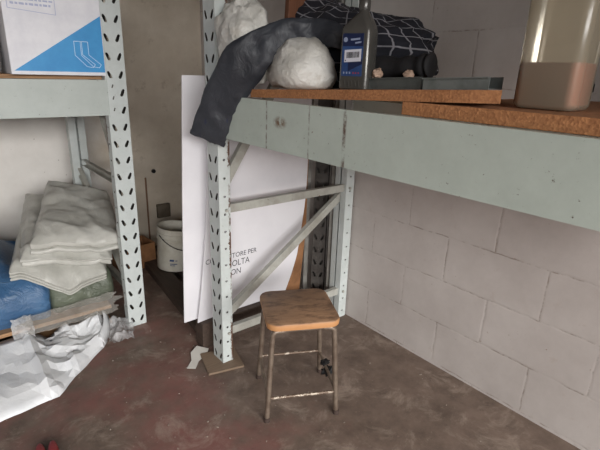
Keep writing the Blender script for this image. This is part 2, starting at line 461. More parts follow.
# ------------------------------------------------------------------ pallet racks
PITCH = 0.088
def strip(bm, w, cols, length, mp, z0=0.03):
    """flat perforated strip of width w, split in columns of (u0,u1,centre,kind); mp maps (u,z) to a point"""
    n = int(length / PITCH)
    for (u0, u1, uc, kind) in cols:
        for k in range(n):
            za, zb = k * PITCH, (k + 1) * PITCH
            zc = za + PITCH * 0.5
            outer = [(u0, za), (uc, za), (u1, za), (u1, zc), (u1, zb), (uc, zb), (u0, zb), (u0, zc)]
            if kind == 'hole':
                r = 0.0062
                inner = [(uc + r * math.cos(a), zc + r * math.sin(a)) for a in [R(225 + 45 * i) for i in range(8)]]
            else:
                sg = 1 if kind == 'slotL' else -1
                tp = [(-.0072, -.016), (0, -.0205), (.0072, -.016), (.0078, 0), (.0058, .016), (0, .0205), (-.0058, .016), (-.0078, 0)]
                a = R(24) * sg
                inner = [(uc + x * math.cos(a) - z * math.sin(a), zc + x * math.sin(a) + z * math.cos(a)) for x, z in tp]
            ov = [bm.verts.new(mp(*p)) for p in outer]; iv = [bm.verts.new(mp(*p)) for p in inner]
            for i in range(8):
                j = (i + 1) % 8
                bm.faces.new((ov[i], ov[j], iv[j], iv[i]))
        if n * PITCH < length:
            bm.faces.new([bm.verts.new(mp(*p)) for p in ((u0, n * PITCH), (u1, n * PITCH), (u1, length), (u0, length))])
def post_bm(y0, sgn, length, half=0.05, depth=0.06):
    """C-channel upright; slotted face at y0 looking along -sgn*y"""
    bm = new_bm()
    strip(bm, 2 * half, [(-half, 0, -half * 0.54, 'slotL'), (0, half, half * 0.54, 'slotR')], length, lambda u, z: (u * 1.0, y0, z))
    for s in (-1, 1):
        strip(bm, depth, [(0, depth, depth * 0.5, 'hole')], length, lambda u, z, s=s: (s * half, y0 + sgn * u, z))
        # inward lip
        v = [bm.verts.new(p) for p in ((s * half, y0 + sgn * depth, 0), (s * half * 0.12, y0 + sgn * depth, 0), (s * half * 0.12, y0 + sgn * depth, length), (s * half, y0 + sgn * depth, length))]
        bm.faces.new(v)
    bmesh.ops.remove_doubles(bm, verts=bm.verts, dist=0.0004)
    return bm
def bar(bm, a, b, w, d, dirw):
    """rectangular bar from a to b, width w along dirw (made square to the bar), depth d"""
    a, b = Vector(a), Vector(b); ax = (b - a).normalized()
    wv = Vector(dirw); wv = (wv - ax * wv.dot(ax)).normalized(); dv = ax.cross(wv)
    rings = [[p + wv * (w / 2 * i) + dv * (d / 2 * j) for i, j in ((-1, -1), (1, -1), (1, 1), (-1, 1))] for p in (a, b)]
    add_loft(bm, rings)
def chan(bm, a, b, w, d, dirw, open_side):
    """thin channel: web plus two flanges, web on the side away from open_side"""
    a, b = Vector(a), Vector(b); ax = (b - a).normalized()
    wv = Vector(dirw); wv = (wv - ax * wv.dot(ax)).normalized(); dv = Vector(open_side).normalized()
    t = 0.003
    prof = [(-w/2, 0), (w/2, 0), (w/2, d), (w/2 - t, d), (w/2 - t, t), (-w/2 + t, t), (-w/2 + t, d), (-w/2, d)]
    add_loft(bm, [[p + wv * x + dv * y for x, y in prof] for p in (a, b)])
def rack(label, loc, rotz, half, depth, postmat, beammat, beam_z, beam_len, beam_dir, H=2.75, shade_panel=False, bay=2.5):
    t = thing('pallet_rack', label, 'rack', loc, rotz)
    for y0, sg in ((0.0, 1), (depth, -1)):
        p = obj('upright_post', post_bm(y0, sg, H, half), postmat, t, face_out=(0, -sg, 0))
        solidify(p, 0.0022, inner='post_inside_shade' if sg > 0 else None)
        bm = new_bm(); yc = y0 + sg * 0.03
        add_box(bm, (0, yc, 0.002), (2 * half - 0.012, 0.05, 0.004))
        obj('base_plate', bm, postmat, p)
    a, b = 0.056, depth - 0.056
    xf = 0.034
    def brace(nm, z1, z2, w=0.045):
        bm = new_bm(); chan(bm, (xf, a - .02, z1), (xf, b + .02, z2), w, 0.028, (0, 0, 1), (-1, 0, 0))
        o = obj(nm, bm, 'brace_paint', t)
        return o
    brace('horizontal_brace', 0.182, 0.182); brace('horizontal_brace', 0.856, 0.856, .042)
    brace('horizontal_brace', 2.3, 2.3)
    xf = 0.002
    brace('diagonal_brace', 0.245, 0.81); brace('diagonal_brace', 0.93, 2.22)
    # bolts where the braces meet the posts
    for (yy, zz) in ((a - .02, 0.182), (b + .02, 0.182), (a - .02, 0.856), (b + .02, 0.856)):
        bm = new_bm()
        bmesh.ops.create_cone(bm, segments=6, radius1=0.008, radius2=0.008, depth=0.01, cap_ends=True,
                              matrix=Matrix.Translation((half + 0.005, yy, zz)) @ Matrix.Rotation(R(90), 4, 'Y'))
        obj('bolt', bm, 'brace_paint', t)
    # front and rear beams with end connectors
    z0, z1 = beam_z
    up = 1.02  # second pair of beams is unseen, added to shade the upper walls
    for yface, sg, z0, z1 in ((0.0, 1, z0, z1), (depth, -1, z0, z1), (0.0, 1, z0 + up, z1 + up), (depth, -1, z0 + up, z1 + up)):
        bm = new_bm()
        xs = (beam_dir * (half - 0.015), beam_dir * beam_len)
        o_ = -0.004 * sg
        hh = z1 - z0
        prof = [(o_, z0), (o_, z1), (o_ + sg * .022, z1), (o_ + sg * .022, z1 - .03), (o_ + sg * .05, z1 - .03), (o_ + sg * .05, z0)]
        add_loft(bm, [[(x, yface + py, pz) for py, pz in prof] for x in xs])
        be = obj('beam', bm, beammat, t)
        bm = new_bm()
        add_box(bm, (beam_dir * (half - 0.028), yface - sg * 0.006, (z0 + z1) / 2), (0.046, 0.004, hh + 0.02))
        cn = obj('connector', bm, postmat, be)
        for k in range(3):
            bm = new_bm()
            add_box(bm, (beam_dir * (half - 0.03), yface - sg * 0.0085, z0 + hh * (0.17 + 0.33 * k)), (0.006, 0.003, 0.018), Matrix.Rotation(R(20), 3, 'Y'))
            obj('connector_hook', bm, 'wire', cn)
    bm = new_bm(); add_box(bm, (beam_dir * (beam_len + half) / 2, depth / 2, z1 + .012), (beam_len - half, depth - .02, .022)); obj('shade_deck', bm, 'pallet_wood', t)  # unseen deck, added for the shade it casts
    if shade_panel:  # unseen far frame and closed end, added to block light along the wall
        for y0, sg in ((0.0, 1), (depth, -1)):
            p = obj('upright_post', post_bm(y0, sg, H, half), postmat, t, face_out=(0, -sg, 0), loc=(beam_dir * bay, 0, 0)); solidify(p, 0.0022, inner='post_inside_shade')
        bm = new_bm(); add_box(bm, (beam_dir * bay, depth / 2, 2.09), (0.004, depth - .12, 1.30)); obj('shade_panel', bm, beammat, t)
    return t
right_rack = rack('pale grey-green pallet rack along the block wall, its beam over the stool', (1.04, 1.90, 0), R(-90), 0.05, 0.905, 'rack_paint', 'beam_paint', (1.21, 1.391), 2.5, 1, shade_panel=True)
left_rack = rack('pale grey pallet rack against the back wall holding the blue and white box', (0.83, 2.51, 0), 0, 0.0525, 0.93, 'rack_paint', 'beam_pale', (1.252, 1.427), 2.6, -1)

# ------------------------------------------------------------------ shelf boards
bm = new_bm(); add_box(bm, (1.50, 0.15, 1.4105), (0.87, 1.40, 0.036), bevel=0.002)
tag(obj('shelf_board', bm, 'chipboard'), 'wide chipboard shelf board on the right rack beam under the liquid jug', 'board')
bm = new_bm()
top = [(1.066, 1.62, 1.4235), (1.066, 0.585, 1.4705), (1.90, 0.66, 1.4705), (1.90, 1.70, 1.4235)]
th = 0.031
pts_f = []
for k in range(15):                                   # rough broken front edge
    y = 1.62 - k * (1.05 / 14)
    pts_f.append((1.066 + (nz((0, y * 9, 0), 1, 3) * 0.006) + (0.01 if k == 14 else 0), y))
outl = pts_f + [(1.20, 0.65), (1.35, 0.76), (1.70, 0.95), (1.90, 1.06), (1.90, 1.70)]
zt = lambda y: 1.4245 + (1.62 - y) * 0.0455
add_loft(bm, [[(x, y, zt(y) - th) for x, y in outl], [(x, y, zt(y)) for x, y in outl]])
tag(obj('shelf_board', bm, 'chipboard'), 'tilted broken-edged chipboard board under the grey bottle and white sack', 'board')
bm = new_bm(); add_box(bm, (-0.60, 2.965, 1.437), (2.75, 0.82, 0.018))
tag(obj('shelf_board', bm, 'pallet_wood'), 'thin wooden shelf board on the left rack under the blue and white box', 'board')
bm = new_bm(); add_box(bm, (1.355, 1.675, 1.83), (0.135, 0.028, 0.80), Matrix.Rotation(R(3), 3, 'Y'), bevel=0.003)
wood_up = obj('wooden_plank', bm, 'red_timber'); tag(wood_up, 'red-brown wooden plank standing upright on the shelf behind the white sack', 'plank')

# ------------------------------------------------------------------ cardboard box with printed front
bx = thing('cardboard_box', 'white cardboard box printed with a blue triangle and socks on the left shelf', 'box', (0.371, 2.503, 1.4465))
BW, BH, BD = 0.412, 0.46, 0.32
bm = new_bm(); add_box(bm, (BW / 2, BD / 2, BH / 2), (BW, BD, BH), bevel=0.003); obj('carton', bm, 'box_white', bx)
def plate(bm, pts, y=-0.0012, t=0.0008):
    add_loft(bm, [[(x, y, z) for x, z in pts], [(x, y + t, z) for x, z in pts]])
bm = new_bm(); plate(bm, [(0.012, 0.016), (BW - 0.004, 0.016), (BW - 0.004, 0.275)]); obj('blue_print', bm, 'box_blue', bx)
bm = new_bm()
def line(bm, pts, w, y=-0.002, t=0.0008):
    for (x0, z0), (x1, z1) in zip(pts[:-1], pts[1:]):
        d = Vector((x1 - x0, z1 - z0)); n = Vector((-d.y, d.x)).normalized() * w / 2
        plate(bm, [(x0 + n.x, z0 + n.y), (x1 + n.x, z1 + n.y), (x1 - n.x, z1 - n.y), (x0 - n.x, z0 - n.y)], y, t)
sx, sz = 0.276, 0.03
for off in (0.0, 0.03):
    s_ = [(0, .125), (0, .062), (.05, .012), (.078, .008), (.088, .022), (.034, .066), (.034, .125)]
    line(bm, [(sx + x + off * 0.95, sz + z) for x, z in s_] + [(sx + off * 0.95, sz + .125)], 0.0022)
obj('sock_drawing', bm, 'print_pale', bx)
bm = new_bm()
lb = [(0.022, 0.37), (0.212, 0.365), (0.212, 0.262), (0.022, 0.276)]
line(bm, lb + lb[:1], 0.0025, -0.0012)
for r_, (za, zb, w) in enumerate(((0.298, 0.290, 0.009), (0.316, 0.310, .007), (0.334, 0.330, .005))):
    x = 0.034
    while x < 0.196:
        L = random.uniform(0.008, 0.026); line(bm, [(x, za), (min(x + L, .204), za + (zb - za) * 0.15)], w, -0.0012); x += L + 0.005
obj('printed_panel', bm, 'print_line', bx)
bm = new_bm()
for k in range(2): line(bm, [(0.235, .30 + .02 * k), (0.36, .30 + .02 * k)], .002, -.0012)
bm.free()

# wrapped pack left of the box
pk = thing('wrapped_pack', 'clear plastic wrapped pack with a blue mark left of the printed box', 'pack', (0.19, 2.57, 1.4465))
bm = new_bm(); add_box(bm, (0, 0.13, 0.15), (0.29, 0.22, 0.29), bevel=0.02); obj('contents', bm, 'pack_fill', pk, 40)
bm = new_bm(); add_box(bm, (0, 0.13, 0.155), (0.315, 0.245, 0.309), bevel=0.02)
bmesh.ops.subdivide_edges(bm, edges=bm.edges, cuts=4, use_grid_fill=True)
for v in bm.verts:
    if v.co.z > .01: v.co += v.normal * (fbm(v.co, 14, 2) * 0.006)
obj('wrapping', bm, 'pack_film', pk, 60)
bm = new_bm(); plate(bm, [(.085, .035), (.150, .04), (.15, .085), (.09, .08)], .0035, .001); obj('blue_mark', bm, 'label_blue', pk)

# ------------------------------------------------------------------ white boards behind the rack
def bent_sheet(outline_l, outline_r, ys, th, curl):
    """sheet between left and right outline curves x(z)"""
    bm = new_bm(); nzr, nx = 28, 14
    z0, z1 = outline_l[0][1], outline_l[-1][1]
    def ev(cv, z):
        for (xa, za), (xb, zb) in zip(cv[:-1], cv[1:]):
            if za <= z <= zb: return xa + (xb - xa) * (z - za) / (zb - za)
        return cv[-1][0] if z > cv[-1][1] else cv[0][0]
    f, g = [], []
    for i in range(nzr + 1):
        z = z0 + (z1 - z0) * i / nzr
        xl, xr = ev(outline_l, z), ev(outline_r, z)
        rf, rg = [], []
        for j in range(nx + 1):
            u = j / nx; x = xl + (xr - xl) * u
            y = ys(z) + curl(u, (z - z0) / (z1 - z0))
            rf.append(bm.verts.new((x, y, z))); rg.append(bm.verts.new((x, y + th, z)))
        f.append(rf); g.append(rg)
    for i in range(nzr):
        for j in range(nx):
            bm.faces.new((f[i][j], f[i][j + 1], f[i + 1][j + 1], f[i + 1][j]))
            bm.faces.new((g[i][j], g[i + 1][j], g[i + 1][j + 1], g[i][j + 1]))
        bm.faces.new((f[i][0], f[i + 1][0], g[i + 1][0], g[i][0])); bm.faces.new((f[i][nx], g[i][nx], g[i + 1][nx], f[i + 1][nx]))
    for j in range(nx):
        bm.faces.new((f[0][j], g[0][j], g[0][j + 1], f[0][j + 1])); bm.faces.new((f[nzr][j], f[nzr][j + 1], g[nzr][j + 1], g[nzr][j]))
    return bm
yA = lambda z: 2.1 - 0.1 * (z - .16) / 1.307
yB = lambda z: 2.085 - 0.1 * (z - .16) / 1.307
bmA = bent_sheet([(.948, .166), (.948, .88), (.956, 1.467)], [(1.55, .166), (1.55, 1.467)], lambda z: yA(z) + .006, 0.006, lambda u, v: 0.0)
tag(obj('white_board', bmA, 'white_board', None, 40), 'plain white plastic board, leftmost of two behind the rack post', 'board')
wb = thing('white_board', 'white plastic board with black lettering leaning behind the rack braces', 'board', (0, 0, 0))
curlB = lambda u, v: -0.010 * math.exp(-u * 9) * (1 - v)
bmB = bent_sheet([(1.013, .157), (1.032, .326), (1.05, .533), (1.066, .758), (1.071, .971), (1.075, 1.38)],
                 [(1.625, .157), (1.667, .274), (1.703, .406), (1.718, .573), (1.731, .733), (1.731, .89), (1.722, 1.07), (1.715, 1.38)], yB, 0.006, curlB)
obj('panel', bmB, 'white_board', wb, 40)
def text_bm(s):
    cu = bpy.data.curves.new('t', 'FONT'); cu.body = s; cu.size = 1.0; cu.resolution_u = 3
    ob = bpy.data.objects.new('t', cu); COL.objects.link(ob)
    dg = bpy.context.evaluated_depsgraph_get()
    me = bpy.data.meshes.new_from_object(ob.evaluated_get(dg))
    bpy.data.objects.remove(ob)
    bm = new_bm(); bm.from_mesh(me); bpy.data.meshes.remove(me)
    bmesh.ops.triangulate(bm, faces=bm.faces)
    return bm
def sheet_text(s, x0, x1, z, cap, weight):
    bm = text_bm(s)
    xs = [v.co.x for v in bm.verts]; zs = [v.co.y for v in bm.verts]
    a, b, c, d = min(xs), max(xs), 0.0, max(zs)
    for v in bm.verts:
        X = x0 + (v.co.x - a) / (b - a) * (x1 - x0); Z = z + (v.co.y - c) / (d - c) * cap
        u = (X - 1.05) / 0.66
        v.co = (X, yB(Z) + curlB(u, (Z - .157) / 1.22) - 0.0012, Z)
    o = obj('printed_text', bm, 'ink', wb)
    o['label'] = 'black lettering on the white board'
    return o
sheet_text('CONTENITORE PER', 1.062, 1.392, 0.502, 0.029, 1)
sheet_text('RACCOLTA', 1.108, 1.346, 0.448, 0.037, 1)
sheet_text('CARTON', 1.110, 1.288, 0.394, 0.036, 1)
# brown cardboard sheet behind them
bmC = bent_sheet([(1.10, .005), (1.10, 1.3)], [(1.800, .005), (1.806, .075), (1.826, .526), (1.80, 1.05), (1.79, 1.3)], lambda z: 2.165 - .06 * z, 0.01, lambda u, v: 0)
tag(obj('cardboard_sheet', bmC, 'cardboard', None, 40), 'large brown cardboard sheet upright behind the white boards', 'cardboard')
bm = new_bm(); add_box(bm, (1.345, 2.085, 0.078), (0.64, 0.085, 0.155), bevel=0.004)
tag(obj('timber_block', bm, 'dark_timber'), 'dark timber block on the floor carrying the white boards', 'timber')

# spare uprights stored in the corner
def spare(label, x, y, w, d, mat, rz, slots=False, H=1.9):
    if slots:
        bm = post_bm(0.0, 1, H, w, d)
    else:                                     # narrow lipped channel
        bm = new_bm(); t = .0025; prof = [(-w, 0), (w, 0), (w, d), (w - t, d), (w - t, t), (-w + t, t), (-w + t, d), (-w, d)]
        add_loft(bm, [[(px, py, z) for px, py in prof] for z in (0, H)])
    o = obj('spare_upright', bm, mat, None, None, loc=(x, y, 0), rot=(0, 0, rz))
    if slots: solidify(o, 0.002)
    return tag(o, label, 'post', 'spare uprights in the corner')
spare('thin pale upright in the corner beside the white board edge', 1.862, 2.165, .013, .03, 'shaded_paint', R(-40))
spare('dark perforated upright in the corner between two paler ones', 1.89, 2.075, .042, .05, 'dark_paint', R(-52), True)
spare('narrow pale upright in the corner just behind the rear rack post', 1.90, 1.975, .014, .03, 'shaded_paint', R(-40))

# ------------------------------------------------------------------ stool
st = thing('stool', 'low wooden stool with rounded square seat and worn tubular legs', 'stool', (1.2, 1.436, 0), math.atan2(-0.150, 0.287))
hw = 0.162
def rounded_sq(h, r, n=6):
    pts = []
    for cx, cy, a0 in ((h - r, h - r, 0), (-h + r, h - r, 90), (-h + r, -h + r, 180), (h - r, -h + r, 270)):
        for k in range(n + 1):
            a = R(a0 + 90 * k / n); pts.append((cx + r * math.cos(a), cy + r * math.sin(a)))
    return pts
bm = new_bm()
rings = []
for z, ins in ((-.034, .006), (-.030, .001), (-.022, 0), (-.008, 0), (-.003, .002), (0, .007)):
    rings.append([(x, y, z) for x, y in rounded_sq(hw - ins, .05)])
add_loft(bm, rings)
obj('seat', bm, 'stool_wood', st, 35, loc=(0, 0, .490))
fx, fy, tx, ty = .161, .157, .137, .137
def legp(sx, sy):
    f = Vector((sx * fx, sy * fy, 0.0)); tp = Vector((sx * tx, sy * ty, .421))
    inn = Vector((sx * (tx - .05), sy * ty, .448))
    return smooth_path([f, f.lerp(tp, .5), f.lerp(tp, .93), tp + Vector((-sx * .008, 0, .019)), inn], 5)
for sx, sy in ((-1, -1), (1, -1), (-1, 1), (1, 1)):
    bm = new_bm(); add_tube(bm, legp(sx, sy), .0125, 12); lg = obj('leg', bm, 'worn_tube', st, 50)
    bm = new_bm(); bmesh.ops.create_cone(bm, segments=12, radius1=.0145, radius2=.0142, depth=.022, cap_ends=True, matrix=Matrix.Translation((sx * fx, sy * fy, .011)))
    obj('foot_cap', bm, 'rubber', lg, 40)
def on_leg(sx, sy, z): return Vector((sx * fx, sy * fy, 0)).lerp(Vector((sx * tx, sy * ty, .421)), z / .421)
for a, b, z, m_ in (((-1, -1), (1, -1), .118, 'chipped_rung'), ((-1, 1), (1, 1), .135, 'chipped_rung'), ((-1, -1), (-1, 1), .127, 'worn_tube'), ((1, -1), (1, 1), .127, 'worn_tube')):
    bm = new_bm(); p, q = on_leg(*a, z), on_leg(*b, z); add_tube(bm, [p, p.lerp(q, .5), q], .0075, 10); obj('rung', bm, m_, st, 50)
for sy in (-1, 1):
    bm = new_bm(); add_tube(bm, [(-tx + .045, sy * ty, .4485), (tx - .045, sy * ty, .4485)], .0095, 10); obj('seat_rail', bm, 'worn_tube', st, 50)
# black tangle on the right side rung
bm = new_bm()
rng = random.Random(3)
tp = (st.location.x, st.location.y)
ca, sa = math.cos(st.rotation_euler.z), math.sin(st.rotation_euler.z)
def stool_pt(x, y, z): return Vector((st.location.x + ca * x - sa * y, st.location.y + sa * x + ca * y, z))
c0 = stool_pt(.157, .02, .127)
for (d, r_, sd) in (((0, -.015, -.012), (.011, .022, .034), 2), ((.004, .02, .012), (.009, .016, .028), 5), ((-.004, .012, -.03), (.008, .02, .016), 8)):
    lump(bm, c0 + Vector(d), r_, (1.4, 1.3), Euler((R(sd * 11), R(sd * 7), 0)).to_matrix(), .5, 6, sd, crease=.3, seg=(18, 12))
tag(obj('webbing_scrap', bm, 'black', None, 40), 'black scrap of webbing tangled around the right stool rung', 'scrap')

# white sack
bm = new_bm()
lump(bm, (1.205, 1.475, 1.520), (.112, .175, .110), (.85, .85), Matrix.Rotation(R(-25), 3, 'Z'), .10, 4, 11, crease=.022,
     tweak=lambda p, q: Vector((q.x * (1.1 - .28 * p.z), q.y * (1.1 - .28 * p.z), q.z if q.z > -.085 else -.085 + (q.z + .085) * .2)))
for v in bm.verts: v.co.z = max(v.co.z, zt(v.co.y) + .001)
tag(obj('white_sack', bm, 'sack', None, 60), 'bulging white plastic sack beside the grey bottle on the shelf', 'sack')
# thin pale bag behind
bm = new_bm()
lump(bm, (1.10, 1.712, 1.60), (.10, .128, .165), (1, .9), Matrix.Rotation(R(-20), 3, 'X'), .22, 5, 21, crease=.035)
for v in bm.verts: v.co.z = max(v.co.z, 1.448)
tag(obj('plastic_bag', bm, 'pale_bag', None, 60), 'crumpled pale plastic bag against the rack post behind the dark sleeve', 'bag')
# dark jacket sleeve
sl = thing('jacket_sleeve', 'dark waxed jacket sleeve draped off the shelf over the rack beam', 'jacket', (0, 0, 0))
path = smooth_path([(.985, 1.845, 1.202), (.988, 1.765, 1.313), (.998, 1.709, 1.397), (1.03, 1.608, 1.525), (1.085, 1.545, 1.588), (1.15, 1.48, 1.636), (1.215, 1.39, 1.640), (1.26, 1.30, 1.615), (1.32, 1.23, 1.565)], 6)
wid = [.078, .078, .080, .088, .068, .052, .046, .038, .034]
n_ = len(path); rings_o, rings_i = [], []
up_v = Vector((-.75, -.45, .48)).normalized()
for i, p in enumerate(path):
    d = (path[min(i + 1, n_ - 1)] - path[max(i - 1, 0)]).normalized()
    f = i / 6; k = min(int(f), 7); w = wid[k] + (wid[k + 1] - wid[k]) * (f - k)
    up_v = (Vector((0, 0, 1.75)) - p).normalized()
    nrm = (up_v - d * up_v.dot(d)).normalized(); b = d.cross(nrm)
    fl = .22 + .05 * math.sin(i * .5)
    ro, ri = [], []
    for j in range(36):
        a = 2 * math.pi * j / 36
        q = p + b * (w * math.cos(a)) + nrm * (w * fl * math.sin(a))
        fold = ridge(q, 13, 4) - .55 + .5 * (ridge(q, 26, 8) - .55)
        q = q + nrm * (fold * .011 * (1 if math.sin(a) > 0 else .3)) + b * (fbm(q, 9, 1) * .006)
        ro.append(q); ri.append(p + (q - p) * .9)
    rings_o.append(ro); rings_i.append(ri)
bm = new_bm(); add_loft(bm, rings_o, (False, True)); obj('sleeve_tube', bm, 'sleeve', sl, 60)
bm = new_bm(); add_loft(bm, rings_i[:8], (False, True)); obj('lining', bm, 'sleeve_lining', sl, 60)
bm = new_bm()
for k, (off, gr) in enumerate(((0, 1.0), (1, 1.03), (2, 1.03))): pass
add_loft(bm, [[path[0] + (q - path[0]) * s + (path[0] - path[1]).normalized() * t for q in rings_o[0]] for s, t in ((.9, 0), (1.03, 0), (1.05, -.012), (1.03, -.02))], (False, False))
obj('cuff_hem', bm, 'sleeve', sl, 60)

# plaid shirt heap and black roll
bm = new_bm()
def shirt(p, q):
    z = q.z
    if z > 0: z *= (1.0 + .95 * max(0, p.y)) if p.y > 0 else (1.0 - .15 * -p.y)
    return Vector((q.x, q.y, z))
lump(bm, (1.445, 1.435, 1.585), (.165, .40, .150), (.9, .8), Matrix.Rotation(R(2), 3, 'X'), .14, 5, 31, crease=.025, seg=(80, 44), tweak=shirt)
for v in bm.verts: v.co.z = max(v.co.z, zt(v.co.y) + .001)
shirt_o = obj('plaid_shirt', bm, 'plaid', None, 60)
wv_ = shirt_o.data.attributes.new('weave', 'FLOAT_VECTOR', 'POINT')
for vi in range(len(shirt_o.data.vertices)):           # cloth threads run along and across the heap
    i_, j_ = vi // 80, vi % 80
    aa = 2 * math.pi * j_ / 80 - math.pi; bb = math.pi * (i_ + 1) / 44
    co_ = shirt_o.data.vertices[vi].co
    wv_.data[vi].vector = (abs(aa) * 3.9 + bb * .5, bb * 3.7 + .3 * nz(co_, 5), 0)
tag(shirt_o, 'heaped dark navy plaid shirt with white check lines behind the bottle', 'shirt')
bm = new_bm()
pts = smooth_path([(1.31, 1.31, 1.528), (1.31, 1.17, 1.522), (1.315, 1.05, 1.523), (1.32, .985, 1.528), (1.322, .955, 1.530), (1.323, .942, 1.531)], 5)
rr = [.036 + .004 * math.sin(i * 1.3) for i in range(len(pts))]; rr[-1] = .006; rr[-2] = .022; rr[-3] = .03
add_tube(bm, pts, rr, 18)
for v in bm.verts: v.co += Vector((fbm(v.co, 16, 1), fbm(v.co, 16, 7), fbm(v.co, 16, 13))) * .005
tag(obj('rolled_garment', bm, 'black_cloth', None, 60), 'tightly rolled black garment lying right of the plaid shirt', 'garment')
for (c, r_, lb_) in (((1.215, 1.085, 0), .016, 'small pinkish crumpled rag beside the base of the grey bottle'), ((1.26, .99, 0), .015, 'small pale crumpled rag under the rolled black garment')):
    bm = new_bm(); z = 1.4995
    lump(bm, (c[0], c[1], z), (r_, r_ * 1.2, r_), (1, 1), None, .4, 6, c[1] * 10, crease=.15, seg=(20, 12))
    tag(obj('rag', bm, 'rag', None, 60), lb_, 'rag')

# metal channels on the board
def channel(label, x, ya, yb, w, h, mat, rz):
    bm = new_bm(); t = .003
    prof = [(-w/2, 0), (w/2, 0), (w/2, h), (w/2 - t, h), (w/2 - t, t), (-w/2 + t, t), (-w/2 + t, h), (-w/2 - .008, h), (-w/2 - .008, h - t), (-w/2, h - t)]
    add_loft(bm, [[(x + px + (y - ya) * rz, y, zt(y) + .001 + pz) for px, pz in prof] for y in (ya, yb)])
    tag(obj('metal_channel', bm, mat), label, 'channel', 'metal channels on the board')
channel('dark grey metal channel on the chipboard beside the bottle', 1.225, .885, 1.12, .07, .036, 'grey_steel', .02)
channel('lighter grey metal channel on the chipboard end nearest the jug', 1.20, .655, .868, .07, .032, 'pale_steel', .05)

# ------------------------------------------------------------------ oil bottle
ob_ = thing('oil_bottle', 'grey plastic oil bottle with blue label and white barcode', 'bottle', (1.190, 1.152, zt(1.152) + .0005), math.atan2(-1.165, 1.175) - R(27))
def rrect(hx, hy, r, n=5):
    pts = []
    for cx, cy, a0 in ((hx - r, hy - r, 0), (-hx + r, hy - r, 90), (-hx + r, -hy + r, 180), (hx - r, -hy + r, 270)):
        for k in range(n + 1):
            a = R(a0 + 90 * k / n); pts.append((cx + r * math.cos(a), cy + r * math.sin(a)))
    return pts
ob_.scale = (.92, .92, .96)
bm = new_bm(); rings = []
for z, hx, hy, r, ox in ((0, .054, .036, .015, 0), (.004, .058, .040, .016, 0), (.19, .058, .040, .016, 0), (.205, .055, .039, .018, 0), (.225, .040, .033, .02, .006), (.243, .025, .025, .018, .010), (.252, .018, .018, .0175, .012), (.262, .017, .017, .0165, .012)):
    rings.append([(x + ox, y, z) for x, y in rrect(hx, hy, r)])
add_loft(bm, rings); obj('body', bm, 'bottle_grey', ob_, 40)
bm = new_bm(); rings = []
for z, r in ((.258, .0195), (.262, .0205), (.290, .0205), (.293, .019)):
    rings.append([(.012 + r * math.cos(2 * math.pi * k / 30) * (1 + .03 * (k % 2)), r * math.sin(2 * math.pi * k / 30) * (1 + .03 * (k % 2)), z) for k in range(30)])
add_loft(bm, rings); obj('cap', bm, 'bottle_grey', ob_, 30)
def lab(name, pts, mat, par, y):
    bm = new_bm(); plate(bm, pts, y, .0006); return obj(name, bm, mat, par)
def rect(x, z, w, h, sk=0): return [(x, z), (x + w, z + sk), (x + w, z + h + sk), (x, z + h)]
lb_ = lab('label', rect(-.046, .045, .082, .138), 'label_blue', ob_, -.0408)
lab('label_band', rect(-.046, .142, .082, .041), 'label_navy', lb_, -.0414); lab('label_swoosh', [(-.02, .06), (.036, .085), (.036, .10), (-.02, .095)], 'label_navy', lb_, -.0414)
lab('barcode_patch', rect(-.036, .090, .066, .040, .004), 'label_white', lb_, -.0418)
bm = new_bm(); x = -.027
while x < .024:
    w = random.choice((.0012, .002, .0032)); plate(bm, rect(x, .103 + (x + .036) * .06, w, .019), -.0423, .0004); x += w + random.choice((.0014, .0022))
plate(bm, rect(-.033, .094, .004, .004), -.0423, .0004)
obj('barcode', bm, 'black', lb_)
for (x, z, w, h) in ((-.014, .160, .036, .006), (.004, .150, .024, .005)): lab('label_print', rect(x, z, w, h, .003), 'label_pale', lb_, -.042)
bm = new_bm(); bmesh.ops.create_circle(bm, cap_ends=True, segments=16, radius=.008, matrix=Matrix.Translation((-.034, -.0418, .163)) @ Matrix.Rotation(R(90), 4, 'X')); obj('round_emblem', bm, 'label_pale', lb_)
for x in (-.038, -.026, -.014): lab('label_mark', rect(x, .052, .005, .007), 'label_pale', lb_, -.0418)
for x in (0.0, .010, .021): lab('hazard_mark', rect(x, .053, .005, .005), 'label_red', lb_, -.0418)
bm = new_bm()
for k in range(5): add_box(bm, (-.03 + k * .014, -.0405, .02), (.003, .002, .022), Matrix.Rotation(R(-12), 3, 'Y'))
obj('grip_ribs', bm, 'bottle_grey', ob_)

# ------------------------------------------------------------------ liquid jug
jg = thing('liquid_jug', 'large translucent plastic jug half full of brown liquid on the shelf', 'jug', (1.222, .517, 1.4295), R(2))
jx, jy = .060, .074
bm = new_bm(); rings = []
for z, d, r in ((0, .012, .018), (.004, .004, .022), (.012, 0, .024), (.27, 0, .024), (.31, .008, .03), (.335, .024, .03)):
    rings.append([(x, y, z) for x, y in rrect(jx - d, jy - d, r, 6)])
for z, h in ((.355, .034), (.385, .030)):
    rings.append([(x, y, z) for x, y in rrect(h, h, h * .98, 6)])
add_loft(bm, rings, (True, False)); obj('shell', bm, 'jug', jg, 40)
bm = new_bm(); rings = []
for z, d in ((.003, .014), (.014, .003), (.108, .003)):
    rings.append([(x, y, z) for x, y in rrect(jx - d, jy - d, .022, 6)])
add_loft(bm, rings); obj('liquid', bm, 'liquid', jg, 40)
bm = new_bm(); bmesh.ops.create_cone(bm, segments=24, radius1=.034, radius2=.033, depth=.03, cap_ends=True, matrix=Matrix.Translation((0, 0, .395))); obj('cap', bm, 'label_white', jg, 40)
bm = new_bm(); add_tube(bm, smooth_path([(0, .05, .335), (0, .056, .37), (0, .04, .40), (0, .025, .392)], 5), .009, 10); obj('handle', bm, 'jug', jg, 50)

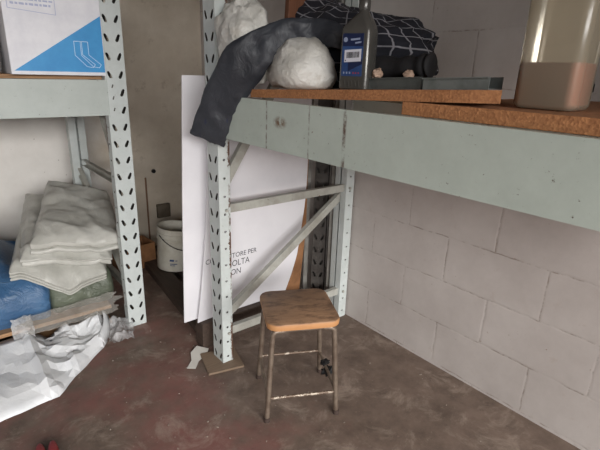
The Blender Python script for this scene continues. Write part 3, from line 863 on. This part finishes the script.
# ------------------------------------------------------------------ pallet, wrapped rolls, folded tarps
pl = thing('wooden_pallet', 'weathered wooden pallet on the floor under the wrapped bundles', 'pallet', (-.16, 2.62, 0))
for k in range(6):
    bm = new_bm(); add_box(bm, (0, .05 + k * .155, .121), (1.75, .10 if k else .12, .022), bevel=.002); obj('deck_board', bm, 'pallet_wood', pl)
for x in (-.82, 0, .79):
    bm = new_bm(); add_box(bm, (x, .42, .066), (.10, .84, .088), bevel=.002); obj('bearer', bm, 'dark_timber', pl)
for k in range(3):
    bm = new_bm(); add_box(bm, (0, .06 + k * .36, .011), (1.75, .10, .022)); obj('bottom_board', bm, 'pallet_wood', pl)

def bundle(label, x0, x1, yf, yb, zb, prof, mat, seed):
    """long soft roll along x: prof(y fraction)->top height, rounded front"""
    bm = new_bm(); rings = []
    nx = 40
    for i in range(nx + 1):
        u = i / nx; x = x0 + (x1 - x0) * u
        end = min(1.0, (min(u, 1 - u) * (x1 - x0)) / .05); sc = math.sqrt(max(0, 1 - (1 - end) ** 2)) * .25 + .75
        ring = []
        sec = prof(u)
        cy = sum(p[0] for p in sec) / len(sec); cz = sum(p[1] for p in sec) / len(sec)
        sm = smooth_path([(0, *p) for p in sec + [sec[0]]], 5)[:-1]
        for q in sm:
            y = cy + (q.y - cy) * sc; z = cz + (q.z - cz) * sc
            p3 = Vector((x, y, z))
            w = .010 * fbm(p3, 7, seed) + .007 * (ridge(p3 * 1.0, 9, seed) - .5)
            dirv = Vector((0, y - cy, z - cz)).normalized()
            p3 += dirv * w; p3.x += (0 if 0 < i < nx else (.01 * nz(p3, 12, seed)))
            p3.z = max(p3.z, zb)
            ring.append(p3)
        rings.append(ring)
    add_loft(bm, rings)
    return tag(obj('wrapped_bundle', bm, mat, None, 60), label, 'bundle', None)
def prof_blue(u):
    k = max(0.0, (u - .55) / .45)
    h = .75 - .35 * k - .10 * max(0, min(1, (u - .70) / .2))
    return [(2.66, .134), (2.625, .22), (2.645, .32), (2.74, .43 - .05 * k), (2.95, h), (3.15, h + .02), (3.38, h), (3.42, .35), (3.40, .134)]
bundle('big blue plastic-wrapped bundle on the pallet under the folded tarps', -.75, .425, 0, 0, .133, prof_blue, 'blue_film', 3)
def prof_green(u):
    return [(2.68, .134), (2.635, .20), (2.66, .29), (2.76, .345), (2.95, .36), (3.18, .36), (3.26, .25), (3.24, .134)]
bundle('olive green plastic-wrapped bundle on the pallet beside the rack post',   .405, .765, 0, 0, .133, prof_green, 'green_film', 9)

def folded(label, corners, th, layers, seed, sag=0.0, droop=0.0, lip=.012, group='folded grey tarps'):
    """folded tarp: corners (fl, fr, br, bl) of the top face; rim made of rounded layer folds"""
    fl, fr, br, bl = [Vector(c) for c in corners]
    bm = new_bm(); n = 44
    def top(u, v):
        p = (fl * (1 - u) + fr * u) * (1 - v) + (bl * (1 - u) + br * u) * v
        p = p.copy()
        e = min(u, 1 - u, v, 1 - v)
        p.z += .014 * fbm(p, 5, seed) + .014 * (ridge(Vector((p.x + .45 * p.y, p.y, 0)), 4.5, seed) ** 3) + min(1, e / .12) * (.035 * facets(p, 3, 3.2, seed) + .012 * facets(p, 2, 8, seed + 1)) - (.022 * max(0, 1 - e / .06) ** 2) + sag * (u - .5)
        if droop:
            k = max(0, 1 - v / .18) ** 1.5 * max(0, 1 - abs(u - .56) / .46)
            p.z -= droop * k; p.y -= .03 * k
        return p
    grid = [[bm.verts.new(top(i / n, j / n)) for i in range(n + 1)] for j in range(n + 1)]
    for j in range(n):
        for i in range(n): bm.faces.new((grid[j][i], grid[j][i + 1], grid[j + 1][i + 1], grid[j + 1][i]))
    rim = [grid[0][i] for i in range(n)] + [grid[j][n] for j in range(n)] + [grid[n][n - i] for i in range(n)] + [grid[n - j][0] for j in range(n)]
    cen = (fl + fr + br + bl) / 4
    steps = layers * 6
    prev = rim
    base = [v.co.copy() for v in rim]
    m = len(rim)
    offs = [random.Random(seed + k).uniform(-.022, .012) for k in range(layers)]
    for s in range(1, steps + 1):
        f = s / steps; k = min(int(f * layers - 1e-6), layers - 1); ph = f * layers - k
        bul = math.sqrt(max(0, 1 - (2 * ph - 1) ** 2))
        ring = []
        for i, p in enumerate(base):
            out = Vector((p.x - cen.x, p.y - cen.y, 0)).normalized()
            wob = .006 * nz((p.x * 6, p.y * 6, k * 3.1), 1, seed) + offs[k] * (1 if s > 3 else s / 3)
            q = p + out * (lip * bul * 1.5 - .012 + wob) + Vector((0, 0, -th * f + .006 * nz((p.x * 4, p.y * 4, k * 1.7), 1, seed + 3) * math.sin(f * math.pi)))
            ring.append(bm.verts.new(q))
        for i in range(m): bm.faces.new((prev[i], ring[i], ring[(i + 1) % m], prev[(i + 1) % m]))
        prev = ring
    bm.faces.new(prev)
    return tag(obj('folded_tarp', bm, 'tarp', None, 50), label, 'tarp', group)
folded('folded grey tarp, topmost of the stack on the wrapped bundles', [(.345, 2.60, .625), (.815, 2.575, .545), (.935, 3.20, .685), (.60, 3.34, .775)], .062, 2, 41)
folded('folded grey tarp, middle of the stack, sticking out behind on the left', [(.300, 2.61, .560), (.735, 2.60, .478), (.90, 3.22, .61), (.475, 3.40, .70)], .060, 2, 52)
folded('folded grey tarp, lowest of the stack with its front flap hanging down', [(.230, 2.60, .492), (.700, 2.585, .385), (.89, 3.2, .54), (.45, 3.36, .63)], .050, 3, 63, droop=.085)

# ------------------------------------------------------------------ white plastic sheet on the floor
wp = thing('plastic_sheet', 'crumpled white plastic sheeting on the floor in front of the pallet', 'sheet', (0, 0, 0))
bm = new_bm(); nx, ny = 38, 11; rj = random.Random(21)
fe = [(-.55, 2.02), (.03, 2.055), (.10, 2.07), (.30, 2.09), (.39, 2.20), (.53, 2.33), (.61, 2.40), (.675, 2.58)]
be = [(-.55, 2.60), (.2, 2.60), (.40, 2.605), (.55, 2.605), (.69, 2.605)]
def cv(c, t):
    n = len(c) - 1; k = min(int(t * n), n - 1); f = t * n - k
    return Vector((c[k][0] + (c[k + 1][0] - c[k][0]) * f, c[k][1] + (c[k + 1][1] - c[k][1]) * f))
def fe_at(u): 
    x = -.55 + u * 1.235
    for (a, b) in zip(fe[:-1], fe[1:]):
        if a[0] <= x <= b[0] or b is fe[-1]: return Vector((x, a[1] + (b[1] - a[1]) * (x - a[0]) / (b[0] - a[0])))
grid = []
for j in range(ny + 1):
    row = []
    for i in range(nx + 1):
        u, v = i / nx, j / ny
        a = fe_at(u); p = Vector((a.x, a.y + (2.605 - a.y) * v, 0))
        e = min(v / .22, (1 - u) / .04, 1.0)
        crum = max(0, min(1, (p.x - .22) / .12))
        z = .018 + .055 * v * (1 - .4 * crum) + .012 * fbm(p, 4, 3)
        z += crum * (.10 * facets(p, 3, 5.0, 6) + .022 * facets(p, 3, 9, 8) - .025) + (1 - crum) * (.03 * facets(p, 2, 3.0, 9) + .012 * facets(p, 2, 8.0, 3))
        z += .03 * math.exp(-((p.x - .27) / .018) ** 2) + .05 * max(0, 1 - abs(p.x - .60) / .09) * v ** 1.5
        z = max(.004, z * (e ** .6))
        z += crum * e * rj.uniform(-.012, .012) + (1 - crum) * e * rj.uniform(-.002, .002)
        p.x += (.012 * nz(p, 8, 4) + crum * rj.uniform(-.007, .007)) * e; p.y += .012 * nz(p, 8, 14) * (1 - v); p.z = z
        row.append(bm.verts.new(p))
    grid.append(row)
for j in range(ny):
    for i in range(nx): bm.faces.new((grid[j][i], grid[j][i + 1], grid[j + 1][i + 1], grid[j + 1][i]))
bmesh.ops.triangulate(bm, faces=bm.faces)
sh = obj('main_sheet', bm, 'white_poly', wp, 9); solidify(sh, .002)
# raised folded flap at the right end
bm = new_bm()
for (pts, wv) in (([(.585, 2.40, .05), (.648, 2.50, .075), (.672, 2.597, .105)], .016),):
    sp_ = smooth_path(pts, 6)
    a = [bm.verts.new(p + Vector((-wv, .006, .012 + .006 * nz(p, 20)))) for p in sp_]; b = [bm.verts.new(p) for p in sp_]; c = [bm.verts.new(p + Vector((wv * .8, -.01, -.035))) for p in sp_]
    for i in range(len(sp_) - 1):
        bm.faces.new((a[i], b[i], b[i + 1], a[i + 1])); bm.faces.new((b[i], c[i], c[i + 1], b[i + 1]))
fl_ = obj('raised_flap', bm, 'white_poly', wp, 40); solidify(fl_, .002)

# clear film scraps
def film(label, c, sx, sy, rot, seed, amp=.03, mat='clear_film'):
    bm = new_bm(); n = 22; rows = []
    rm = Euler(rot).to_matrix()
    for j in range(n + 1):
        row = []
        for i in range(n + 1):
            u, v = i / n - .5, j / n - .5
            p = Vector((u * sx * (1 + .3 * nz((v * 4, seed, 0))), v * sy * (1 + .3 * nz((u * 4, 3, seed))), 0))
            p.z = amp * (ridge(p, 9, seed) - .3) + amp * .5 * ridge(p, 22, seed)
            q = rm @ p + Vector(c); q.z = max(q.z, .004)
            row.append(bm.verts.new(q))
        rows.append(row)
    for j in range(n):
        for i in range(n): bm.faces.new((rows[j][i], rows[j][i + 1], rows[j + 1][i + 1], rows[j + 1][i]))
    return tag(obj('clear_film', bm, mat, None, 50), label, 'film')
film('shiny scrap of clear film hanging over the pallet edge below the blue bundle', (.245, 2.592, .145), .10, .13, (R(82), 0, R(5)), 4, .018)
film('long clear film hanging from the green bundle along the pallet front edge', (.50, 2.596, .155), .50, .11, (R(80), 0, R(2)), 13, .02, 'thin_film')
film('crumpled clear film on the floor between pallet and rack post', (.715, 2.45, .03), .13, .22, (R(10), R(-8), R(-20)), 8, .045)

# ------------------------------------------------------------------ things beside the back wall
bk = thing('bucket', 'dirty white plastic bucket with wire handle near the back wall', 'bucket', (1.335, 3.10, .054))
bk.rotation_euler = (R(3), R(5), R(12)); bk.scale = (1, 1, 1.14)
bm = new_bm(); n = 40; rings = []
for z, r in ((0, .118), (.006, .122), (.20, .130), (.203, .136), (.215, .136), (.218, .131), (.232, .131), (.235, .138), (.248, .138), (.250, .132), (.262, .132), (.266, .140), (.282, .141), (.285, .136), (.28, .128), (.03, .115)):
    rings.append([(r * math.cos(2 * math.pi * k / n), r * math.sin(2 * math.pi * k / n), z) for k in range(n)])
add_loft(bm, rings); obj('pail', bm, 'bucket', bk, 40)
bm = new_bm()
pts = [(.137 * math.cos(R(a)), .137 * math.sin(R(a)) - .006 * math.sin(R(180 - (a - 180))), .24 - .085 * math.sin(R(a - 180))) for a in range(180, 361, 12)]
pts = [(x * 1.05, y * 1.05, z) for x, y, z in pts]
add_tube(bm, pts, .003, 8); obj('wire_handle', bm, 'wire', bk, 50)
bm = new_bm()
for (a0, a1, z0, z1) in ((218, 232, .075, .088), (236, 243, .078, .083), (220, 243, .055, .060), (220, 236, .045, .049)):
    rr = .1285
    ri = [[(rr * math.cos(R(a0 + (a1 - a0) * k / 4)), rr * math.sin(R(a0 + (a1 - a0) * k / 4)), z) for k in range(5)] for z in (z0, z1)]
    va = [[bm.verts.new(p) for p in r] for r in ri]
    for k in range(4): bm.faces.new((va[0][k], va[0][k + 1], va[1][k + 1], va[1][k]))
obj('printed_mark', bm, 'label_blue', bk)
bm = new_bm(); add_box(bm, (1.20, 2.86, .026), (.13, 1.30, .05), Matrix.Rotation(R(-6), 3, 'Z'), bevel=.004)
tag(obj('timber_beam', bm, 'dark_timber'), 'dark timber beam lying on the floor under the left side of the bucket', 'timber')
bm = new_bm(); add_box(bm, (1.40, 2.96, .026), (.13, 1.20, .05), Matrix.Rotation(R(-6), 3, 'Z'), bevel=.004)
tag(obj('timber_beam', bm, 'dark_timber'), 'dark timber beam lying on the floor under the right side of the bucket', 'timber')
# small open cardboard tray
ct = thing('cardboard_tray', 'low brown cardboard tray between rack post and bucket', 'tray', (1.14, 3.40, 0), R(6))
for nm_, c, s in (('bottom', (0, 0, .004), (.26, .20, .006)), ('side_panel', (0, -.10, .10), (.26, .006, .19)), ('side_panel', (0, .10, .10), (.26, .006, .19)), ('side_panel', (-.13, 0, .10), (.006, .2, .19)), ('side_panel', (.13, 0, .10), (.006, .2, .19))):
    bm = new_bm(); add_box(bm, c, s); obj(nm_, bm, 'cardboard', ct)
bm = new_bm(); add_tube(bm, [(1.392, 3.70, .0), (1.392, 3.70, .62)], .007, 10)
tag(obj('thin_pipe', bm, 'pipe_brown', None, 50), 'thin brown pipe running up the back wall left of the bucket', 'pipe')
jb = thing('junction_box', 'small grimy junction box on the back wall above the bucket', 'junction box', (1.53, 3.70, .315))
bm = new_bm(); add_box(bm, (0, 0, 0), (.115, .036, .12), bevel=.006); obj('housing', bm, 'junction', jb, 40)
bm = new_bm(); add_box(bm, (0, -.021, 0), (.095, .006, .10), bevel=.002); obj('lid', bm, 'junction', jb, 40)
bm = new_bm(); bmesh.ops.create_cone(bm, segments=14, radius1=.018, radius2=.016, depth=.016, cap_ends=True, matrix=Matrix.Translation((1.472, 3.713, .665)) @ Matrix.Rotation(R(90), 4, 'X'))
tag(obj('wall_plug', bm, 'black', None, 40), 'small black plug on the back wall above the junction box', 'plug')
bm = new_bm(); add_box(bm, (1.953, .691, 1.474), (.008, .016, .03), bevel=.002)
tag(obj('wall_fitting', bm, 'black', None, 40), 'small black fitting on the block wall right of the liquid jug', 'wall fitting')

# ------------------------------------------------------------------ floor bits
bm = new_bm(); add_box(bm, (1.05, 1.885, .0062), (.19, .19, .012), Matrix.Rotation(R(-14), 3, 'Z'))
shim = tag(obj('plywood_shim', bm, 'plywood'), 'square plywood scrap on the floor around the foot of the right rack post', 'plywood')
bm = new_bm()
oc = [(.87, 1.935), (.905, 1.905), (.95, 1.955), (1.015, 1.985), (1.045, 2.02), (1.00, 2.075), (.945, 2.04), (.92, 1.98)]
add_loft(bm, [[(x, y, .003 + .012 * max(0, (y - 1.95) / .12)) for x, y in oc], [(x, y, .0042 + .012 * max(0, (y - 1.95) / .12)) for x, y in oc]])
tag(obj('paper_scrap', bm, 'paper'), 'torn white paper scrap on the floor left of the rack post foot', 'paper')
def shoe(label, x, y, rz):
    s_ = thing('red_shoe', label, 'shoe', (x, y, 0), rz)
    bm = new_bm()
    lump(bm, (0, -.11, .024), (.0225, .115, .022), (.85, .8), None, .02, 3, 1, seg=(28, 16), tweak=lambda p, q: Vector((q.x * (1 - .15 * p.y), q.y, q.z * (1 - .35 * max(0, p.y)))), floor_z=.006)
    obj('upper', bm, 'red_shoe', s_, 60)
    bm = new_bm(); pts = [(.023 * math.cos(a) * (1 - .12 * math.sin(a)), -.11 + .118 * math.sin(a)) for a in [2 * math.pi * k / 28 for k in range(28)]]
    add_loft(bm, [[(x_, y_, z) for x_, y_ in pts] for z in (.001, .012)]); obj('sole', bm, 'black', s_, 40)
shoe('leftmost of two red shoe toes at the bottom edge of the floor', .155, 1.800, R(-6))
shoe('rightmost of two red shoe toes at the bottom edge of the floor', .200, 1.788, R(-8))
bm = new_bm(); rng = random.Random(12)
for k in range(90):
    x = rng.uniform(.2, 1.9); y = rng.uniform(.9, 2.45); r_ = rng.uniform(.0015, .0045)
    if abs(x - 1.05) < .13 and abs(y - 1.89) < .13: continue
    m_ = Matrix.Translation((x, y, r_ * .45)) @ Euler((rng.random() * 3, rng.random() * 3, rng.random() * 3)).to_matrix().to_4x4() @ Matrix.Diagonal((r_ * rng.uniform(.8, 2), r_, r_ * .7, 1))
    bmesh.ops.create_icosphere(bm, subdivisions=1, radius=1, matrix=m_)
tag(obj('floor_grit', bm, 'crumb', kind='stuff'), 'pale grit and crumbs scattered over the floor', 'grit')

# ------------------------------------------------------------------ light, camera
w = bpy.data.worlds.new('sky'); S.world = w; w.use_nodes = True
w.node_tree.nodes['Background'].inputs[0].default_value = (0.75, 0.87, 1.0, 1)
w.node_tree.nodes['Background'].inputs[1].default_value = 0.3
def area(name, loc, target, sx, sy, power, col):
    l = bpy.data.lights.new(name, 'AREA'); l.shape = 'RECTANGLE'; l.size = sx; l.size_y = sy; l.energy = power; l.color = col
    o = bpy.data.objects.new(name, l); COL.objects.link(o); o.location = loc
    o.rotation_euler = (Vector(target) - Vector(loc)).to_track_quat('-Z', 'Y').to_euler(); return o
area('daylight_through_door', (-1.9, -7.2, 4.2), (-0.2, 2.0, 0.9), 9.0, 4.2, 3300, (1.0, 0.985, 0.97))
cam = bpy.data.cameras.new('camera'); cam.sensor_width = 36; cam.lens = 27.6; cam.clip_start = .02
co = bpy.data.objects.new('camera', cam); COL.objects.link(co)
Rm = Matrix(((0.77488715, 0.17758873, -0.60664005), (-0.63133792, 0.26454296, -0.72899208), (0.03102158, 0.94788146, 0.31710943)))
co.matrix_world = Matrix.Translation((0, 0, 1.5)) @ Rm.to_4x4()
S.camera = co
vs = S.view_settings
vs.view_transform = 'Standard'; vs.look = 'None'; vs.gamma = 1.0; vs.use_curve_mapping = False; vs.exposure = -0.3
S.cycles.use_denoising = True
S.cycles.max_bounces = 8; S.cycles.transparent_max_bounces = 16
